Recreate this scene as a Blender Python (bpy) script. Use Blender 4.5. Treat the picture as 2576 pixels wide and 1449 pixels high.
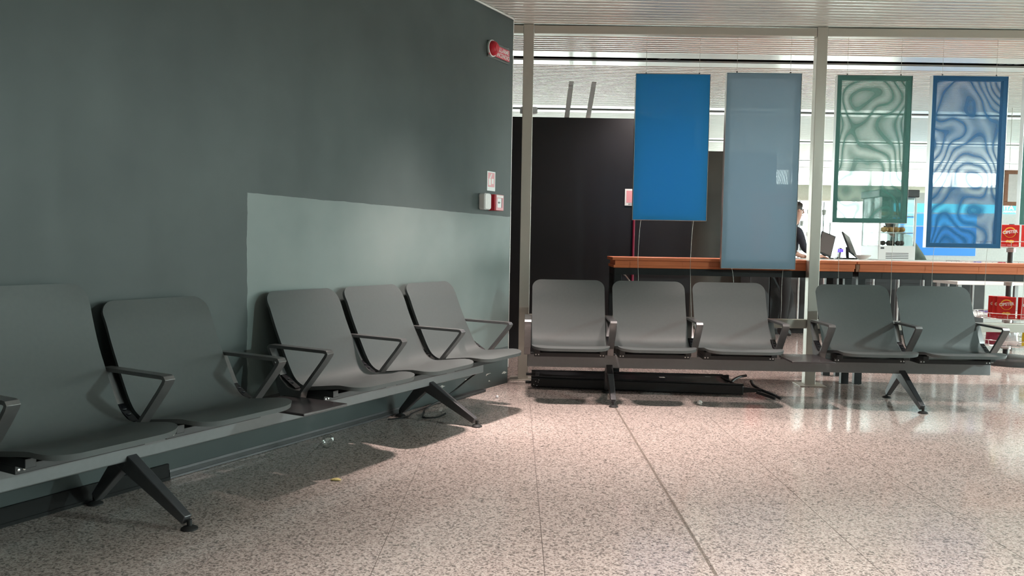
import bpy, bmesh, math, random
from mathutils import Vector, Matrix
random.seed(7)
sc = bpy.context.scene
for o in list(bpy.data.objects): bpy.data.objects.remove(o)
col = sc.collection

# ---------------------------------------------------------------- camera, sky, exposure
FPX, PITCH, ROLL, YAW, EYE = 2086.8, .0551, .0170, -.0038, 1.15
fw = Vector((math.sin(YAW)*math.cos(PITCH), math.cos(YAW)*math.cos(PITCH), -math.sin(PITCH)))
rt = Vector((math.cos(YAW), -math.sin(YAW), 0)); up = rt.cross(fw)
r2 = rt*math.cos(ROLL)+up*math.sin(ROLL); u2 = up*math.cos(ROLL)-rt*math.sin(ROLL)
cam_d = bpy.data.cameras.new('camera'); cam = bpy.data.objects.new('camera', cam_d); col.objects.link(cam)
cam_d.sensor_width = 36; cam_d.lens = 36*FPX/2576; cam_d.clip_end = 300
M = Matrix((r2, u2, -fw)).transposed().to_4x4(); M.translation = Vector((0, 0, EYE)); cam.matrix_world = M
sc.camera = cam
sc.view_settings.view_transform = 'Standard'; sc.view_settings.look = 'None'
sc.view_settings.gamma = 1; sc.view_settings.use_curve_mapping = False
sc.view_settings.exposure = 0.0
w = bpy.data.worlds.new('overcast'); sc.world = w; w.use_nodes = True
bg = w.node_tree.nodes['Background']; bg.inputs[0].default_value = (.90, 1.0, .97, 1); bg.inputs[1].default_value = 11.0

# ---------------------------------------------------------------- materials
def mat(name, c, rough=.5, metal=0., spec=.5, var=0., scale=30., bump=0., emit=None, estr=0., trans=0., alpha=1.):
    m = bpy.data.materials.new(name); m.use_nodes = True; nt = m.node_tree; p = nt.nodes['Principled BSDF']
    p.inputs['Base Color'].default_value = (*c, 1); p.inputs['Roughness'].default_value = rough
    p.inputs['Metallic'].default_value = metal; p.inputs['Specular IOR Level'].default_value = spec
    p.inputs['Transmission Weight'].default_value = trans; p.inputs['Alpha'].default_value = alpha
    if emit: p.inputs['Emission Color'].default_value = (*emit, 1); p.inputs['Emission Strength'].default_value = estr
    if var or bump:
        tc = nt.nodes.new('ShaderNodeTexCoord'); n = nt.nodes.new('ShaderNodeTexNoise')
        n.inputs['Scale'].default_value = scale; n.inputs['Detail'].default_value = 4
        nt.links.new(tc.outputs['Object'], n.inputs['Vector'])
        if var:
            r = nt.nodes.new('ShaderNodeValToRGB')
            r.color_ramp.elements[0].position = .3; r.color_ramp.elements[1].position = .7
            r.color_ramp.elements[0].color = (*[max(0, x*(1-var)) for x in c], 1)
            r.color_ramp.elements[1].color = (*[min(1, x*(1+var)) for x in c], 1)
            nt.links.new(n.outputs['Fac'], r.inputs[0]); nt.links.new(r.outputs[0], p.inputs['Base Color'])
        if bump:
            b = nt.nodes.new('ShaderNodeBump'); b.inputs['Strength'].default_value = bump; b.inputs['Distance'].default_value = .002
            nt.links.new(n.outputs['Fac'], b.inputs['Height']); nt.links.new(b.outputs[0], p.inputs['Normal'])
    return m

class NT:
    """tiny node helper"""
    def __init__(s, m): s.nt = m.node_tree; s.p = s.nt.nodes['Principled BSDF']
    def n(s, t, **kw):
        k = s.nt.nodes.new(t)
        for a, b in kw.items(): setattr(k, a, b)
        return k
    def l(s, a, b): s.nt.links.new(a, b)
    def math(s, op, a, b=0., c=None):
        k = s.n('ShaderNodeMath', operation=op)
        for i, v in enumerate((a, b, c)):
            if v is None: continue
            if isinstance(v, (int, float)): k.inputs[i].default_value = v
            else: s.l(v, k.inputs[i])
        return k.outputs[0]
    def mix(s, f, a, b):
        k = s.n('ShaderNodeMix', data_type='RGBA')
        if isinstance(f, (int, float)): k.inputs[0].default_value = f
        else: s.l(f, k.inputs[0])
        for i, v in ((6, a), (7, b)):
            if isinstance(v, tuple): k.inputs[i].default_value = (*v, 1)
            else: s.l(v, k.inputs[i])
        return k.outputs[2]
    def noise(s, vec, scale, detail=3, rough=.5):
        k = s.n('ShaderNodeTexNoise'); k.inputs['Scale'].default_value = scale; k.inputs['Detail'].default_value = detail
        k.inputs['Roughness'].default_value = rough; s.l(vec, k.inputs['Vector']); return k.outputs['Fac']
    def ramp(s, f, stops):
        k = s.n('ShaderNodeValToRGB'); cr = k.color_ramp
        while len(cr.elements) < len(stops): cr.elements.new(.5)
        for e, (p, c) in zip(cr.elements, stops): e.position = p; e.color = (*c, 1)
        s.l(f, k.inputs[0]); return k.outputs[0]

def granite():
    m = mat('granite', (.5, .4, .37), .13); h = NT(m)
    pos = h.n('ShaderNodeNewGeometry').outputs['Position']
    n3 = h.noise(pos, .9, 2)
    nz = h.n('ShaderNodeTexNoise'); nz.inputs['Scale'].default_value = 60; h.l(pos, nz.inputs['Vector'])
    wp = h.n('ShaderNodeVectorMath', operation='MULTIPLY_ADD'); h.l(nz.outputs['Color'], wp.inputs[0]); wp.inputs[1].default_value = (.012, .012, .012); h.l(pos, wp.inputs[2])
    def grains(scale):
        v = h.n('ShaderNodeTexVoronoi'); v.inputs['Scale'].default_value = scale; h.l(wp.outputs[0], v.inputs['Vector'])
        k = h.n('ShaderNodeSeparateColor'); h.l(v.outputs['Color'], k.inputs[0]); return k.outputs[0]
    c = h.ramp(grains(165), [(.0, (.19, .15, .14)), (.16, (.26, .21, .19)), (.30, (.42, .34, .31)), (.62, (.53, .43, .39)), (1., (.64, .55, .51))])
    c = h.mix(h.math('MULTIPLY', h.math('GREATER_THAN', grains(105), .88), .62), c, (.055, .05, .046))
    c = h.mix(h.math('MULTIPLY', n3, .25), c, (.36, .33, .31))
    h.l(c, h.p.inputs['Base Color'])
    h.l(h.math('ADD', h.math('MULTIPLY', n3, .10), .07), h.p.inputs['Roughness'])
    return m

def wall_paint():
    """grey-green paint; the repainted lower rectangle near the corner is a lighter glossier coat; chips along the foot"""
    m = mat('wall_paint', (.15, .175, .17), .38, 0, .28); h = NT(m)
    tc = h.n('ShaderNodeTexCoord').outputs['Object']; sp = h.n('ShaderNodeSeparateXYZ'); h.l(tc, sp.inputs[0])
    X, Z = sp.outputs[0], sp.outputs[2]
    wob = h.math('MULTIPLY', h.math('SUBTRACT', h.noise(tc, 6, 3), .5), .035)
    a = h.math('GREATER_THAN', h.math('ADD', X, wob), 1.515)
    top = h.math('SUBTRACT', 1.396, h.math('MULTIPLY', X, .0095))
    b = h.math('LESS_THAN', h.math('ADD', Z, h.math('MULTIPLY', wob, .35)), top)
    patch = h.math('MULTIPLY', h.math('MULTIPLY', a, b), h.math('GREATER_THAN', h.math('ADD', Z, wob), .30))
    cl = h.ramp(h.noise(tc, 1.6, 4), [(.3, (.046, .059, .0585)), (.7, (.066, .082, .081))])
    c2 = h.ramp(h.noise(tc, 2.4, 3), [(.3, (.142, .178, .173)), (.7, (.176, .208, .202))])
    c = h.mix(patch, cl, c2)
    # chipped plaster along the foot of the wall
    low = h.math('LESS_THAN', Z, .115); low2 = h.math('GREATER_THAN', Z, .05)
    mp = h.n('ShaderNodeMapping'); mp.inputs['Scale'].default_value = (5, 5, 16); h.l(tc, mp.inputs[0])
    chips = h.math('GREATER_THAN', h.noise(mp.outputs[0], 1.3, 4), .63)
    far = h.math('GREATER_THAN', X, 3.1)
    k = h.math('MULTIPLY', h.math('MULTIPLY', low, low2), h.math('MULTIPLY', chips, far))
    c = h.mix(k, c, (.62, .60, .56))
    h.l(c, h.p.inputs['Base Color'])
    r = h.math('SUBTRACT', .46, h.math('MULTIPLY', patch, .08))
    mp2 = h.n('ShaderNodeMapping'); mp2.inputs['Scale'].default_value = (3, 3, .35); h.l(tc, mp2.inputs[0])
    h.l(h.math('ADD', r, h.math('MULTIPLY', h.math('SUBTRACT', h.noise(mp2.outputs[0], 2, 3), .5), .16)), h.p.inputs['Roughness'])
    bp = h.n('ShaderNodeBump'); bp.inputs['Strength'].default_value = .12; bp.inputs['Distance'].default_value = .004
    h.l(h.noise(tc, 4, 4), bp.inputs['Height']); h.l(bp.outputs[0], h.p.inputs['Normal'])
    return m

def brushed(name, c, rough=.3):
    m = mat(name, c, rough, .7); h = NT(m)
    tc = h.n('ShaderNodeTexCoord').outputs['Object']
    mp = h.n('ShaderNodeMapping'); mp.inputs['Scale'].default_value = (1, 1, .08); h.l(tc, mp.inputs[0])
    n = h.noise(mp.outputs[0], 40, 3)
    h.l(h.math('ADD', h.math('MULTIPLY', n, .18), rough-.08), h.p.inputs['Roughness'])
    return m

def wood_orange():
    m = mat('orange_wood', (.50, .15, .055), .38); h = NT(m)
    tc = h.n('ShaderNodeTexCoord').outputs['Object']
    mp = h.n('ShaderNodeMapping'); mp.inputs['Scale'].default_value = (.6, 9, 9); h.l(tc, mp.inputs[0])
    n = h.noise(mp.outputs[0], 5, 4)
    h.l(h.ramp(n, [(.3, (.60, .155, .058)), (.7, (.72, .205, .08))]), h.p.inputs['Base Color'])
    return m

def mesh_fabric(name, c, t_lo, t_hi, pattern=True, wscale=5., seed=0.):
    """woven screen: part of the light goes straight through the weave; two weaves over each other beat in bands"""
    m = bpy.data.materials.new(name); m.use_nodes = True; nt = m.node_tree; h = NT(m)
    h.p.inputs['Base Color'].default_value = (*c, 1); h.p.inputs['Roughness'].default_value = .55
    h.p.inputs['Specular IOR Level'].default_value = .3
    out = nt.nodes['Material Output']; tr = h.n('ShaderNodeBsdfTransparent'); mx = h.n('ShaderNodeMixShader')
    tl = h.n('ShaderNodeBsdfTranslucent'); tl.inputs[0].default_value = (*c, 1); m2 = h.n('ShaderNodeMixShader'); m2.inputs[0].default_value = .28
    h.l(h.p.outputs[0], m2.inputs[1]); h.l(tl.outputs[0], m2.inputs[2])
    h.l(tr.outputs[0], mx.inputs[1]); h.l(m2.outputs[0], mx.inputs[2]); h.l(mx.outputs[0], out.inputs[0])
    if pattern:
        tc = h.n('ShaderNodeTexCoord').outputs['Object']
        ad = h.n('ShaderNodeVectorMath', operation='ADD'); h.l(tc, ad.inputs[0]); ad.inputs[1].default_value = (seed, seed*.7, seed*1.3)
        mp = h.n('ShaderNodeMapping'); mp.inputs['Scale'].default_value = (1.0, 1.0, .8); h.l(ad.outputs[0], mp.inputs[0])
        n = h.noise(mp.outputs[0], 2.6, 1., .4); sp = h.n('ShaderNodeSeparateXYZ'); h.l(tc, sp.inputs[0])
        ph = h.math('ADD', h.math('MULTIPLY', n, wscale*26), h.math('MULTIPLY', sp.outputs[2], wscale*9))
        ph = h.math('ADD', ph, h.math('MULTIPLY', h.math('MULTIPLY', sp.outputs[0], sp.outputs[0]), wscale*85))
        s_ = h.math('MULTIPLY_ADD', h.math('SINE', ph), .5, .5)
        f = h.math('SUBTRACT', 1-t_lo, h.math('MULTIPLY', h.math('POWER', s_, .6), t_hi-t_lo))
        h.l(f, mx.inputs[0])
    else: mx.inputs[0].default_value = 1-t_lo
    return m

def glass(name, tint=(1, 1, 1), gl=.06, rough=.02):
    m = bpy.data.materials.new(name); m.use_nodes = True; nt = m.node_tree; h = NT(m)
    nt.nodes.remove(h.p); out = nt.nodes['Material Output']
    tr = h.n('ShaderNodeBsdfTransparent'); tr.inputs[0].default_value = (*tint, 1)
    gs = h.n('ShaderNodeBsdfGlossy'); gs.inputs['Roughness'].default_value = rough
    mx = h.n('ShaderNodeMixShader'); mx.inputs[0].default_value = gl
    h.l(tr.outputs[0], mx.inputs[1]); h.l(gs.outputs[0], mx.inputs[2]); h.l(mx.outputs[0], out.inputs[0])
    return m

MT = dict(
    granite=granite(), grout=mat('grout', (.12, .10, .09), .8, var=.2), wall=wall_paint(),
    steel=brushed('satin_steel', (.62, .59, .53), .38), alu=brushed('aluminium', (.62, .62, .62), .32),
    ceil=mat('ceiling_metal', (.80, .82, .78), .24, .3, .6), plenum=mat('plenum', (.01, .01, .01), .9),
    white=mat('white_paint', (.78, .78, .76), .5, var=.04), whitep=mat('white_plastic', (.75, .78, .77), .35),
    black=mat('black_paint', (.012, .013, .014), .45, var=.2), blackwall=mat('black_laminate', (.008, .0085, .010), .42, var=.15, scale=3),
    brownwall=mat('brown_laminate', (.075, .067, .055), .45, var=.15, scale=2), greywall=mat('dark_grey_laminate', (.07, .072, .075), .4, var=.15, scale=3),
    seat=mat('seat_shell', (.078, .088, .088), .50, 0, .4, var=.03, scale=60), beam=mat('bench_beam', (.19, .195, .20), .42, var=.03, scale=40),
    arm=mat('arm_cast_metal', (.17, .17, .172), .30, .55, .5, var=.06), leg=mat('leg_cast_metal', (.10, .10, .105), .34, .4, .5, var=.06),
    table=mat('table_laminate', (.05, .045, .047), .25, 0, .5, var=.1), rubber=mat('rubber', (.012, .012, .012), .6, var=.2),
    wood=wood_orange(), red=mat('red_plastic', (.55, .012, .03), .3), redsign=mat('red_print', (.62, .05, .09), .4),
    pink=mat('faded_red_print', (.72, .33, .36), .4), letter=mat('white_letter', (.85, .82, .80), .5),
    yellow=mat('yellow_print', (.85, .50, .06), .45), acryl=glass('acrylic', (.75, .8, .78), .12, .1), glass=glass('window_glass', (.97, 1, .99), .05),
    glassc=glass('case_glass', (.9, .95, .95), .08), darkgrey=mat('dark_grey', (.05, .052, .055), .4, var=.1),
    ext=mat('apron_concrete', (.5, .5, .48), .8, var=.1, scale=2), bluesign=mat('lit_blue_sign', (.02, .25, .65), .4, emit=(.05, .42, .9), estr=.9),
    cyan=mat('lit_cyan_sign', (.1, .55, .75), .4, emit=(.12, .75, .95), estr=1.2), deepblue=mat('deep_blue_panel', (.02, .18, .55), .4, emit=(.02, .25, .75), estr=.7),
    lamp=mat('lamp_lens', (1, 1, 1), .4, emit=(1, .93, .85), estr=30), chrome=brushed('chrome', (.8, .8, .8), .15),
    brown=mat('brown_frame', (.28, .12, .06), .5, var=.15), bread=mat('bread_crust', (.62, .36, .14), .6, var=.3, scale=40),
    choc=mat('dark_pastry', (.07, .045, .035), .6, var=.4, scale=60), screen=mat('dark_screen', (.16, .135, .13), .15),
    violet=mat('violet_screen', (.1, .05, .6), .3, emit=(.2, .1, 1), estr=.8), purple=mat('purple_wrap', (.12, .05, .25), .35, var=.3),
    silver=mat('silver_wrap', (.7, .7, .72), .28, .5, var=.2), yellowwrap=mat('yellow_wrap', (.80, .58, .02), .3, var=.15),
    redbox=mat('red_card', (.62, .02, .015), .4, var=.08), maroon=mat('maroon_wrap', (.25, .02, .05), .35, var=.2),
    bluepack=mat('blue_pack', (.06, .12, .45), .4, var=.3), skin=mat('skin', (.55, .32, .24), .5), hair=mat('dark_hair', (.02, .014, .01), .5, var=.3),
    trousers=mat('black_trousers', (.008, .008, .009), .8), dark_top=mat('dark_top', (.025, .028, .04), .85, var=.2),
    jacket=mat('green_grey_jacket', (.10, .13, .11), .8, var=.25, scale=12), shoe=mat('black_shoe', (.012, .012, .012), .5),
    sheet=mat('black_sheet', (.012, .0125, .014), .32, var=.3, bump=.3, scale=14), cable=mat('black_cable', (.01, .01, .01), .5),
    wcable=mat('white_cable', (.75, .74, .72), .5), wire=mat('steel_wire', (.55, .54, .50), .4, .6), plastic=glass('clear_film', (.93, .96, .95), .25, .12),
    paper=mat('white_scrap', (.72, .72, .70), .6, var=.1), crumb=mat('yellow_scrap', (.62, .50, .20), .7, var=.3, scale=80), redpipe=mat('dark_red_pipe', (.22, .01, .04), .4),
    beige=mat('beige_duct', (.80, .78, .68), .5, var=.05), truss=mat('white_truss', (.85, .86, .86), .4), ceramic=mat('ceramic', (.8, .78, .74), .3),
    socket=mat('socket_black', (.01, .01, .012), .25), brass=mat('joint_metal', (.30, .25, .20), .4, .6), concrete=mat('back_wall_paint', (.32, .33, .33), .6, var=.08, scale=2),
)
FAB = {}

# ---------------------------------------------------------------- mesh helpers
def flat(me, smooth):
    if smooth:
        for p in me.polygons: p.use_smooth = True
        me.set_sharp_from_angle(angle=math.radians(smooth))

class MB:
    def __init__(s): s.v = []; s.f = []
    def add(s, vs, fs):
        k = len(s.v); s.v += [tuple(v) for v in vs]; s.f += [tuple(i+k for i in f) for f in fs]; return s
    def box(s, x0, x1, y0, y1, z0, z1):
        return s.add([(x0,y0,z0),(x1,y0,z0),(x1,y1,z0),(x0,y1,z0),(x0,y0,z1),(x1,y0,z1),(x1,y1,z1),(x0,y1,z1)],
                     [(0,3,2,1),(4,5,6,7),(0,1,5,4),(1,2,6,5),(2,3,7,6),(3,0,4,7)])
    def bar(s, a, b, w, h, w2=None, h2=None, side=None):
        """tapered rectangular bar from a to b; w along 'side', h across"""
        a, b = Vector(a), Vector(b); d = (b-a).normalized(); sd = Vector(side or (0, 0, 1))
        if abs(d.dot(sd)) > .95: sd = Vector((1, 0, 0))
        x = (sd-d*sd.dot(d)).normalized(); y = d.cross(x); w2 = w if w2 is None else w2; h2 = h if h2 is None else h2
        vs = [p+x*i*ww/2+y*j*hh/2 for p, ww, hh in ((a, w, h), (b, w2, h2)) for i, j in ((-1,-1),(1,-1),(1,1),(-1,1))]
        return s.add(vs, [(3,2,1,0),(4,5,6,7),(0,1,5,4),(1,2,6,5),(2,3,7,6),(3,0,4,7)])
    def tube(s, pts, r, n=8):
        pts = [Vector(p) for p in pts]; k = len(s.v); rs = r if isinstance(r, (list, tuple)) else [r]*len(pts)
        px = None; vs = []; fs = []
        for i, p in enumerate(pts):
            d = (pts[min(i+1, len(pts)-1)]-pts[max(i-1, 0)]).normalized()
            if px is None: px = d.orthogonal().normalized()
            px = (px-d*px.dot(d)).normalized(); py = d.cross(px)
            vs += [p+(px*math.cos(t)+py*math.sin(t))*rs[i] for t in (2*math.pi*j/n for j in range(n))]
        for i in range(len(pts)-1):
            fs += [(i*n+j, i*n+(j+1) % n, (i+1)*n+(j+1) % n, (i+1)*n+j) for j in range(n)]
        m = len(pts)-1; fs += [tuple(range(n-1, -1, -1)), tuple(m*n+j for j in range(n))]
        return s.add(vs, fs)
    def lathe(s, prof, c=(0, 0, 0), n=20, axis='z'):
        vs = []; fs = []
        for r, z in prof:
            for j in range(n):
                t = 2*math.pi*j/n; a, b = r*math.cos(t), r*math.sin(t)
                q = {'z': (a, b, z), 'y': (a, z, b), 'x': (z, a, b)}[axis]; vs.append((q[0]+c[0], q[1]+c[1], q[2]+c[2]))
        for i in range(len(prof)-1):
            fs += [(i*n+j, i*n+(j+1) % n, (i+1)*n+(j+1) % n, (i+1)*n+j) for j in range(n)]
        m = len(prof)-1; fs += [tuple(range(n-1, -1, -1)), tuple(m*n+j for j in range(n))]
        return s.add(vs, fs)
    def prism(s, poly, a0, a1, axis='x'):
        """polygon in the other two axes (in cyclic order after axis-free plane) extruded along axis"""
        def q(p, a): return {'x': (a, p[0], p[1]), 'y': (p[0], a, p[1]), 'z': (p[0], p[1], a)}[axis]
        n = len(poly); vs = [q(p, a0) for p in poly]+[q(p, a1) for p in poly]
        return s.add(vs, [tuple(range(n)), tuple(range(2*n-1, n-1, -1))]+[(i, n+i, n+(i+1) % n, (i+1) % n) for i in range(n)])
    def ribbon(s, pts, th, a0, a1):
        """flat bar following a 2-D path in (y,z), extruded along x"""
        P = [Vector(p) for p in pts]; L = []; Rr = []
        for i, p in enumerate(P):
            d0 = (P[i]-P[i-1]).normalized() if i else (P[1]-P[0]).normalized()
            d1 = (P[i+1]-P[i]).normalized() if i < len(P)-1 else d0
            n0 = Vector((-d0.y, d0.x)); n1 = Vector((-d1.y, d1.x)); nn = (n0+n1).normalized(); k = th/2/max(.35, nn.dot(n0))
            L.append(p+nn*k); Rr.append(p-nn*k)
        n = len(P); vs = []
        for a in (a0, a1): vs += [(a, p.x, p.y) for p in L]+[(a, p.x, p.y) for p in Rr]
        fs = []
        for i in range(n-1):
            fs += [(i, i+1, n+i+1, n+i), (2*n+i, 3*n+i, 3*n+i+1, 2*n+i+1), (i, 2*n+i, 2*n+i+1, i+1), (n+i, n+i+1, 3*n+i+1, 3*n+i)]
        fs += [(0, n, 3*n, 2*n), (n-1, 3*n-1, 4*n-1, 2*n-1)]
        return s.add(vs, fs)
    def build(s, name, m, parent=None, smooth=35, bevel=0., loc=None, rot=None):
        me = bpy.data.meshes.new(name); me.from_pydata(s.v, [], s.f)
        bm = bmesh.new(); bm.from_mesh(me); bmesh.ops.recalc_face_normals(bm, faces=bm.faces); bm.to_mesh(me); bm.free()
        return link(name, me, m, parent, smooth, bevel, loc, rot)

def link(name, me, m, parent=None, smooth=35, bevel=0., loc=None, rot=None):
    if m is not None and not me.materials: me.materials.append(m)
    flat(me, smooth)
    o = bpy.data.objects.new(name, me); col.objects.link(o)
    if parent: o.parent = parent
    if loc: o.location = loc
    if rot: o.rotation_euler = rot
    if bevel:
        b = o.modifiers.new('bevel', 'BEVEL'); b.width = bevel; b.segments = 2; b.limit_method = 'ANGLE'; b.angle_limit = math.radians(40)
    return o

def tag(o, label=None, cat=None, group=None, kind=None):
    for k, v in (('label', label), ('category', cat), ('group', group), ('kind', kind)):
        if v: o[k] = v
    return o
def thing(name, label, cat, loc=(0, 0, 0), rz=0., group=None):
    o = bpy.data.objects.new(name, None); col.objects.link(o); o.location = loc; o.rotation_euler = (0, 0, rz); o.empty_display_size = .1
    return tag(o, label, cat, group)
def struct(o): o['kind'] = 'structure'; return o
def B(*a): return MB().box(*a)
def text_mesh(body, size, extrude=.0006, bold=0.):
    cu = bpy.data.curves.new('t', 'FONT'); cu.body = body; cu.size = size; cu.extrude = extrude; cu.offset = bold
    cu.align_x = 'CENTER'; cu.align_y = 'CENTER'; cu.resolution_u = 3
    ob = bpy.data.objects.new('t', cu); col.objects.link(ob)
    me = bpy.data.meshes.new_from_object(ob.evaluated_get(bpy.context.evaluated_depsgraph_get()))
    bpy.data.objects.remove(ob); bpy.data.curves.remove(cu); return me
def lettering(body, size, m, parent, loc, rot, sx=1., bold=0., name='lettering'):
    me = text_mesh(body, size, .0006, bold); me.materials.clear()
    o = link(name, me, m, parent, 0, 0, loc, rot); o.scale = (sx, 1, 1); return o
def catmull(pts, n):
    out = []; P = [Vector(p) for p in pts]; P = [2*P[0]-P[1]]+P+[2*P[-1]-P[-2]]
    for i in range(1, len(P)-2):
        for k in range(n):
            t = k/n; a, b, c, d = P[i-1:i+3]
            out.append(.5*((2*b)+(c-a)*t+(2*a-5*b+4*c-d)*t*t+(3*b-a-3*c+d)*t**3))
    out.append(P[-2]); return out

# ---------------------------------------------------------------- setting: frames of reference
LA = math.radians(60)+.0224; LO = Vector((-1.819, 2.806, 0)); LD = Vector((math.cos(LA), math.sin(LA), 0)); LN = Vector((math.sin(LA), -math.cos(LA), 0))
BA = -.0129; BO = Vector((.099, 6.112, 0))
WV, WS = .345, 4.31            # the wall face lies WV behind the bench axis, its corner WS along it
CZ = 2.95

# floor: grout bed, stone tiles, a metal joint
fl = struct(MB().box(-9, 16, -8, 26, -.2, -.003).build('floor', MT['grout']))
cols = [.12+.6*k for k in range(-8, 18)]; rows = [-3.53, .07, 3.07, 3.66, 6.66, 9.66, 12.66]
shared = {}
for y0, y1 in zip(rows, rows[1:]):
    L = y1-y0
    if round(L, 3) not in shared:
        shared[round(L, 3)] = None
    for x0 in cols:
        s_, v_ = (Vector((x0+.6, y0+L/2, 0))-LO).dot(LD), (Vector((x0+.6, y0, 0))-LO).dot(LN)
        if v_ < -WV-.1 and s_ < WS: continue
        me = shared[round(L, 3)]
        if me is None:
            o = B(.0012, .5988, .0012, L-.0012, -.003, 0).build('tile', MT['granite'], fl, 0, 0, (x0, y0, 0)); shared[round(L, 3)] = o.data
        else: link('tile', me, None, fl, 0, 0, (x0, y0, 0))
far = MB()
for i in range(-8, 26):
    for y0 in (12.66, 15.66, 18.66, 21.66): far.box(.12+.6*i+.0012, .12+.6*i+.5988, y0+.0012, y0+2.9988, -.003, 0)
for i in range(18, 26):
    for y0, y1 in zip(rows, rows[1:]): far.box(.12+.6*i+.0012, .12+.6*i+.5988, y0+.0012, y1-.0012, -.003, 0)
tag(far.build('tile_field', MT['granite'], fl, 0), kind='stuff')
MB().box(.714, .717, -3.5, 12.6, -.002, .0006).box(.723, .726, -3.5, 12.6, -.002, .0006).build('joint_strip', MT['brass'], fl, 0)

# ceiling: dark plenum, long metal slats, flat bands beside the lamp slots
ce = struct(MB().box(-9, 16, -8, 18.9, 3.06, 3.2).build('ceiling', MT['plenum']))
SLOTS = [5.17-3.05*k for k in range(4, 0, -1)]+[5.17+3.05*k for k in range(0, 5)]
prof = [(-.034, .022), (-.033, .008), (-.024, .0), (-.010, -.004), (.010, -.004), (.024, .0), (.033, .008), (.034, .022)]
slat_o = MB().prism([(y, z) for y, z in prof], -8.9, 15.9, 'x').build('slat', MT['ceil'], ce, 50, 0, (0, 0, CZ)); slat_me = slat_o.data; first = True
field = MB(); band_me = None
for i, s in enumerate(SLOTS):
    for k in (-1, 1):
        y0 = s+.085 if k > 0 else s-.285
        if band_me is None: band_me = B(-8.9, 15.9, 0, .2, 0, .018).build('band', MT['ceil'], ce, 0, .003, (0, y0, CZ)).data
        else: link('band', band_me, None, ce, 0, 0, (0, y0, CZ))
    n = 33; p = (3.05-.57)/n
    for j in range(n):
        y = s+.285+p*(j+.5)
        if y > 18.8: break
        if i in (4, 5):
            if first: slat_o.location = (0, y, CZ); first = False
            else: link('slat', slat_me, None, ce, 0, 0, (0, y, CZ))
        else: field.prism([(q+y, z+CZ) for q, z in prof], -8.9, 15.9, 'x')
tag(field.build('slat_field', MT['ceil'], ce, 50), kind='stuff')

# left wall with its trims
wl = struct(B(-5.6, WS, WV, WV+.14, 0, CZ-.022).build('wall_left', MT['wall'], loc=LO, rot=(0, 0, LA)))
struct(B(-5.6, WS+.01, WV-.004, WV+.13, CZ-.021, CZ-.006).build('trim_1', MT['white'], bevel=.003, loc=LO, rot=(0, 0, LA)))
t2 = MB(); z = 2.928
for a in (2.72, 2.70, 2.63, 2.62, 2.3, 1.9, 1.4, .9, .4, .13):
    d = .004*random.random(); t2.box(WS+.0005, WS+.008+d, WV-.002, WV+.03+d, a, z); z = a
    if abs(a-2.70) < .01: z = 2.645
struct(t2.build('trim_2', MT['white'], loc=LO, rot=(0, 0, LA)))
sk = MB().box(-5.6, 1.02, WV-.014, WV, .004, .078).box(-5.6, 1.02, WV-.022, WV-.014, .001, .016)
struct(sk.build('baseboard_left', MT['plenum'], bevel=.002, loc=LO, rot=(0, 0, LA)))
t3 = MB().box(1.03, 2.95, WV-.010, WV, .002, .012).box(1.03, 2.95, WV-.004, WV, .032, .044)
struct(t3.build('trim_3', MT['leg'], loc=LO, rot=(0, 0, LA)))
struct(B(1.03, 2.95, WV-.006, WV-.0005, .012, .032).build('trim_4', MT['black'], loc=LO, rot=(0, 0, LA)))

# walls further back and out of view
struct(B(-7, 1.80, 8.55, 8.67, 0, 2.43).build('wall_back', MT['blackwall']))
struct(B(1.62, 3.52, 11.35, 11.47, 0, 2.43).build('wall_shop', MT['brownwall']))
struct(B(-9, 16, -8.2, -8, 0, 3.06).build('wall_rear', MT['concrete']))
struct(B(-9.2, -9, -8, 26, 0, 3.06).build('wall_side', MT['concrete']))
struct(B(-9, 16, 18.9, 19.0, 2.95, 6.5).build('wall_upper', MT['white']))
struct(B(-60, 90, -60, 120, -.6, -.4).build('ground_outside', MT['ext']))
struct(B(-9, 16, 19.0, 26.2, 6.5, 6.7).build('roof_far', MT['white']))

def facade(name, x0, x1, y0, y1, ztop, n, along):
    f = MB(); a0, a1 = (x0, x1) if along == 'x' else (y0, y1)
    for k in range(n+1):
        a = a0+(a1-a0)*k/n
        f.box(a-.035, a+.035, y0, y0+.12, 0, ztop) if along == 'x' else f.box(x0, x0+.12, a-.035, a+.035, 0, ztop)
    for z in (0., ztop-.07):
        f.box(x0, x1, y0, y0+.12, z, z+.07) if along == 'x' else f.box(x0, x0+.12, y0, y1, z, z+.07)
    o = struct(f.build(name, MT['white'])); me = None
    st = (a1-a0)/n
    for k in range(n):
        a = a0+st*k
        loc = (a+.035, y0+.05, .07) if along == 'x' else (x0+.05, a+.035, .07)
        if me is None:
            me = (B(0, st-.07, 0, .012, 0, ztop-.14) if along == 'x' else B(0, .012, 0, st-.07, 0, ztop-.14)).build('pane', MT['glass'], o, 0, 0, loc).data
        else: link('pane', me, None, o, 0, 0, loc)
    return o
facade('window_1', -9, 16, 26, 26.1, 6.5, 10, 'x')
facade('window_2', 14, 14.1, 1, 26, 3.06, 9, 'y')
struct(B(14, 14.2, -8, 1, 0, 3.06).build('daylight_block_right', MT['concrete']))  # unseen solid stretch added to hold back low daylight from this side

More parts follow.
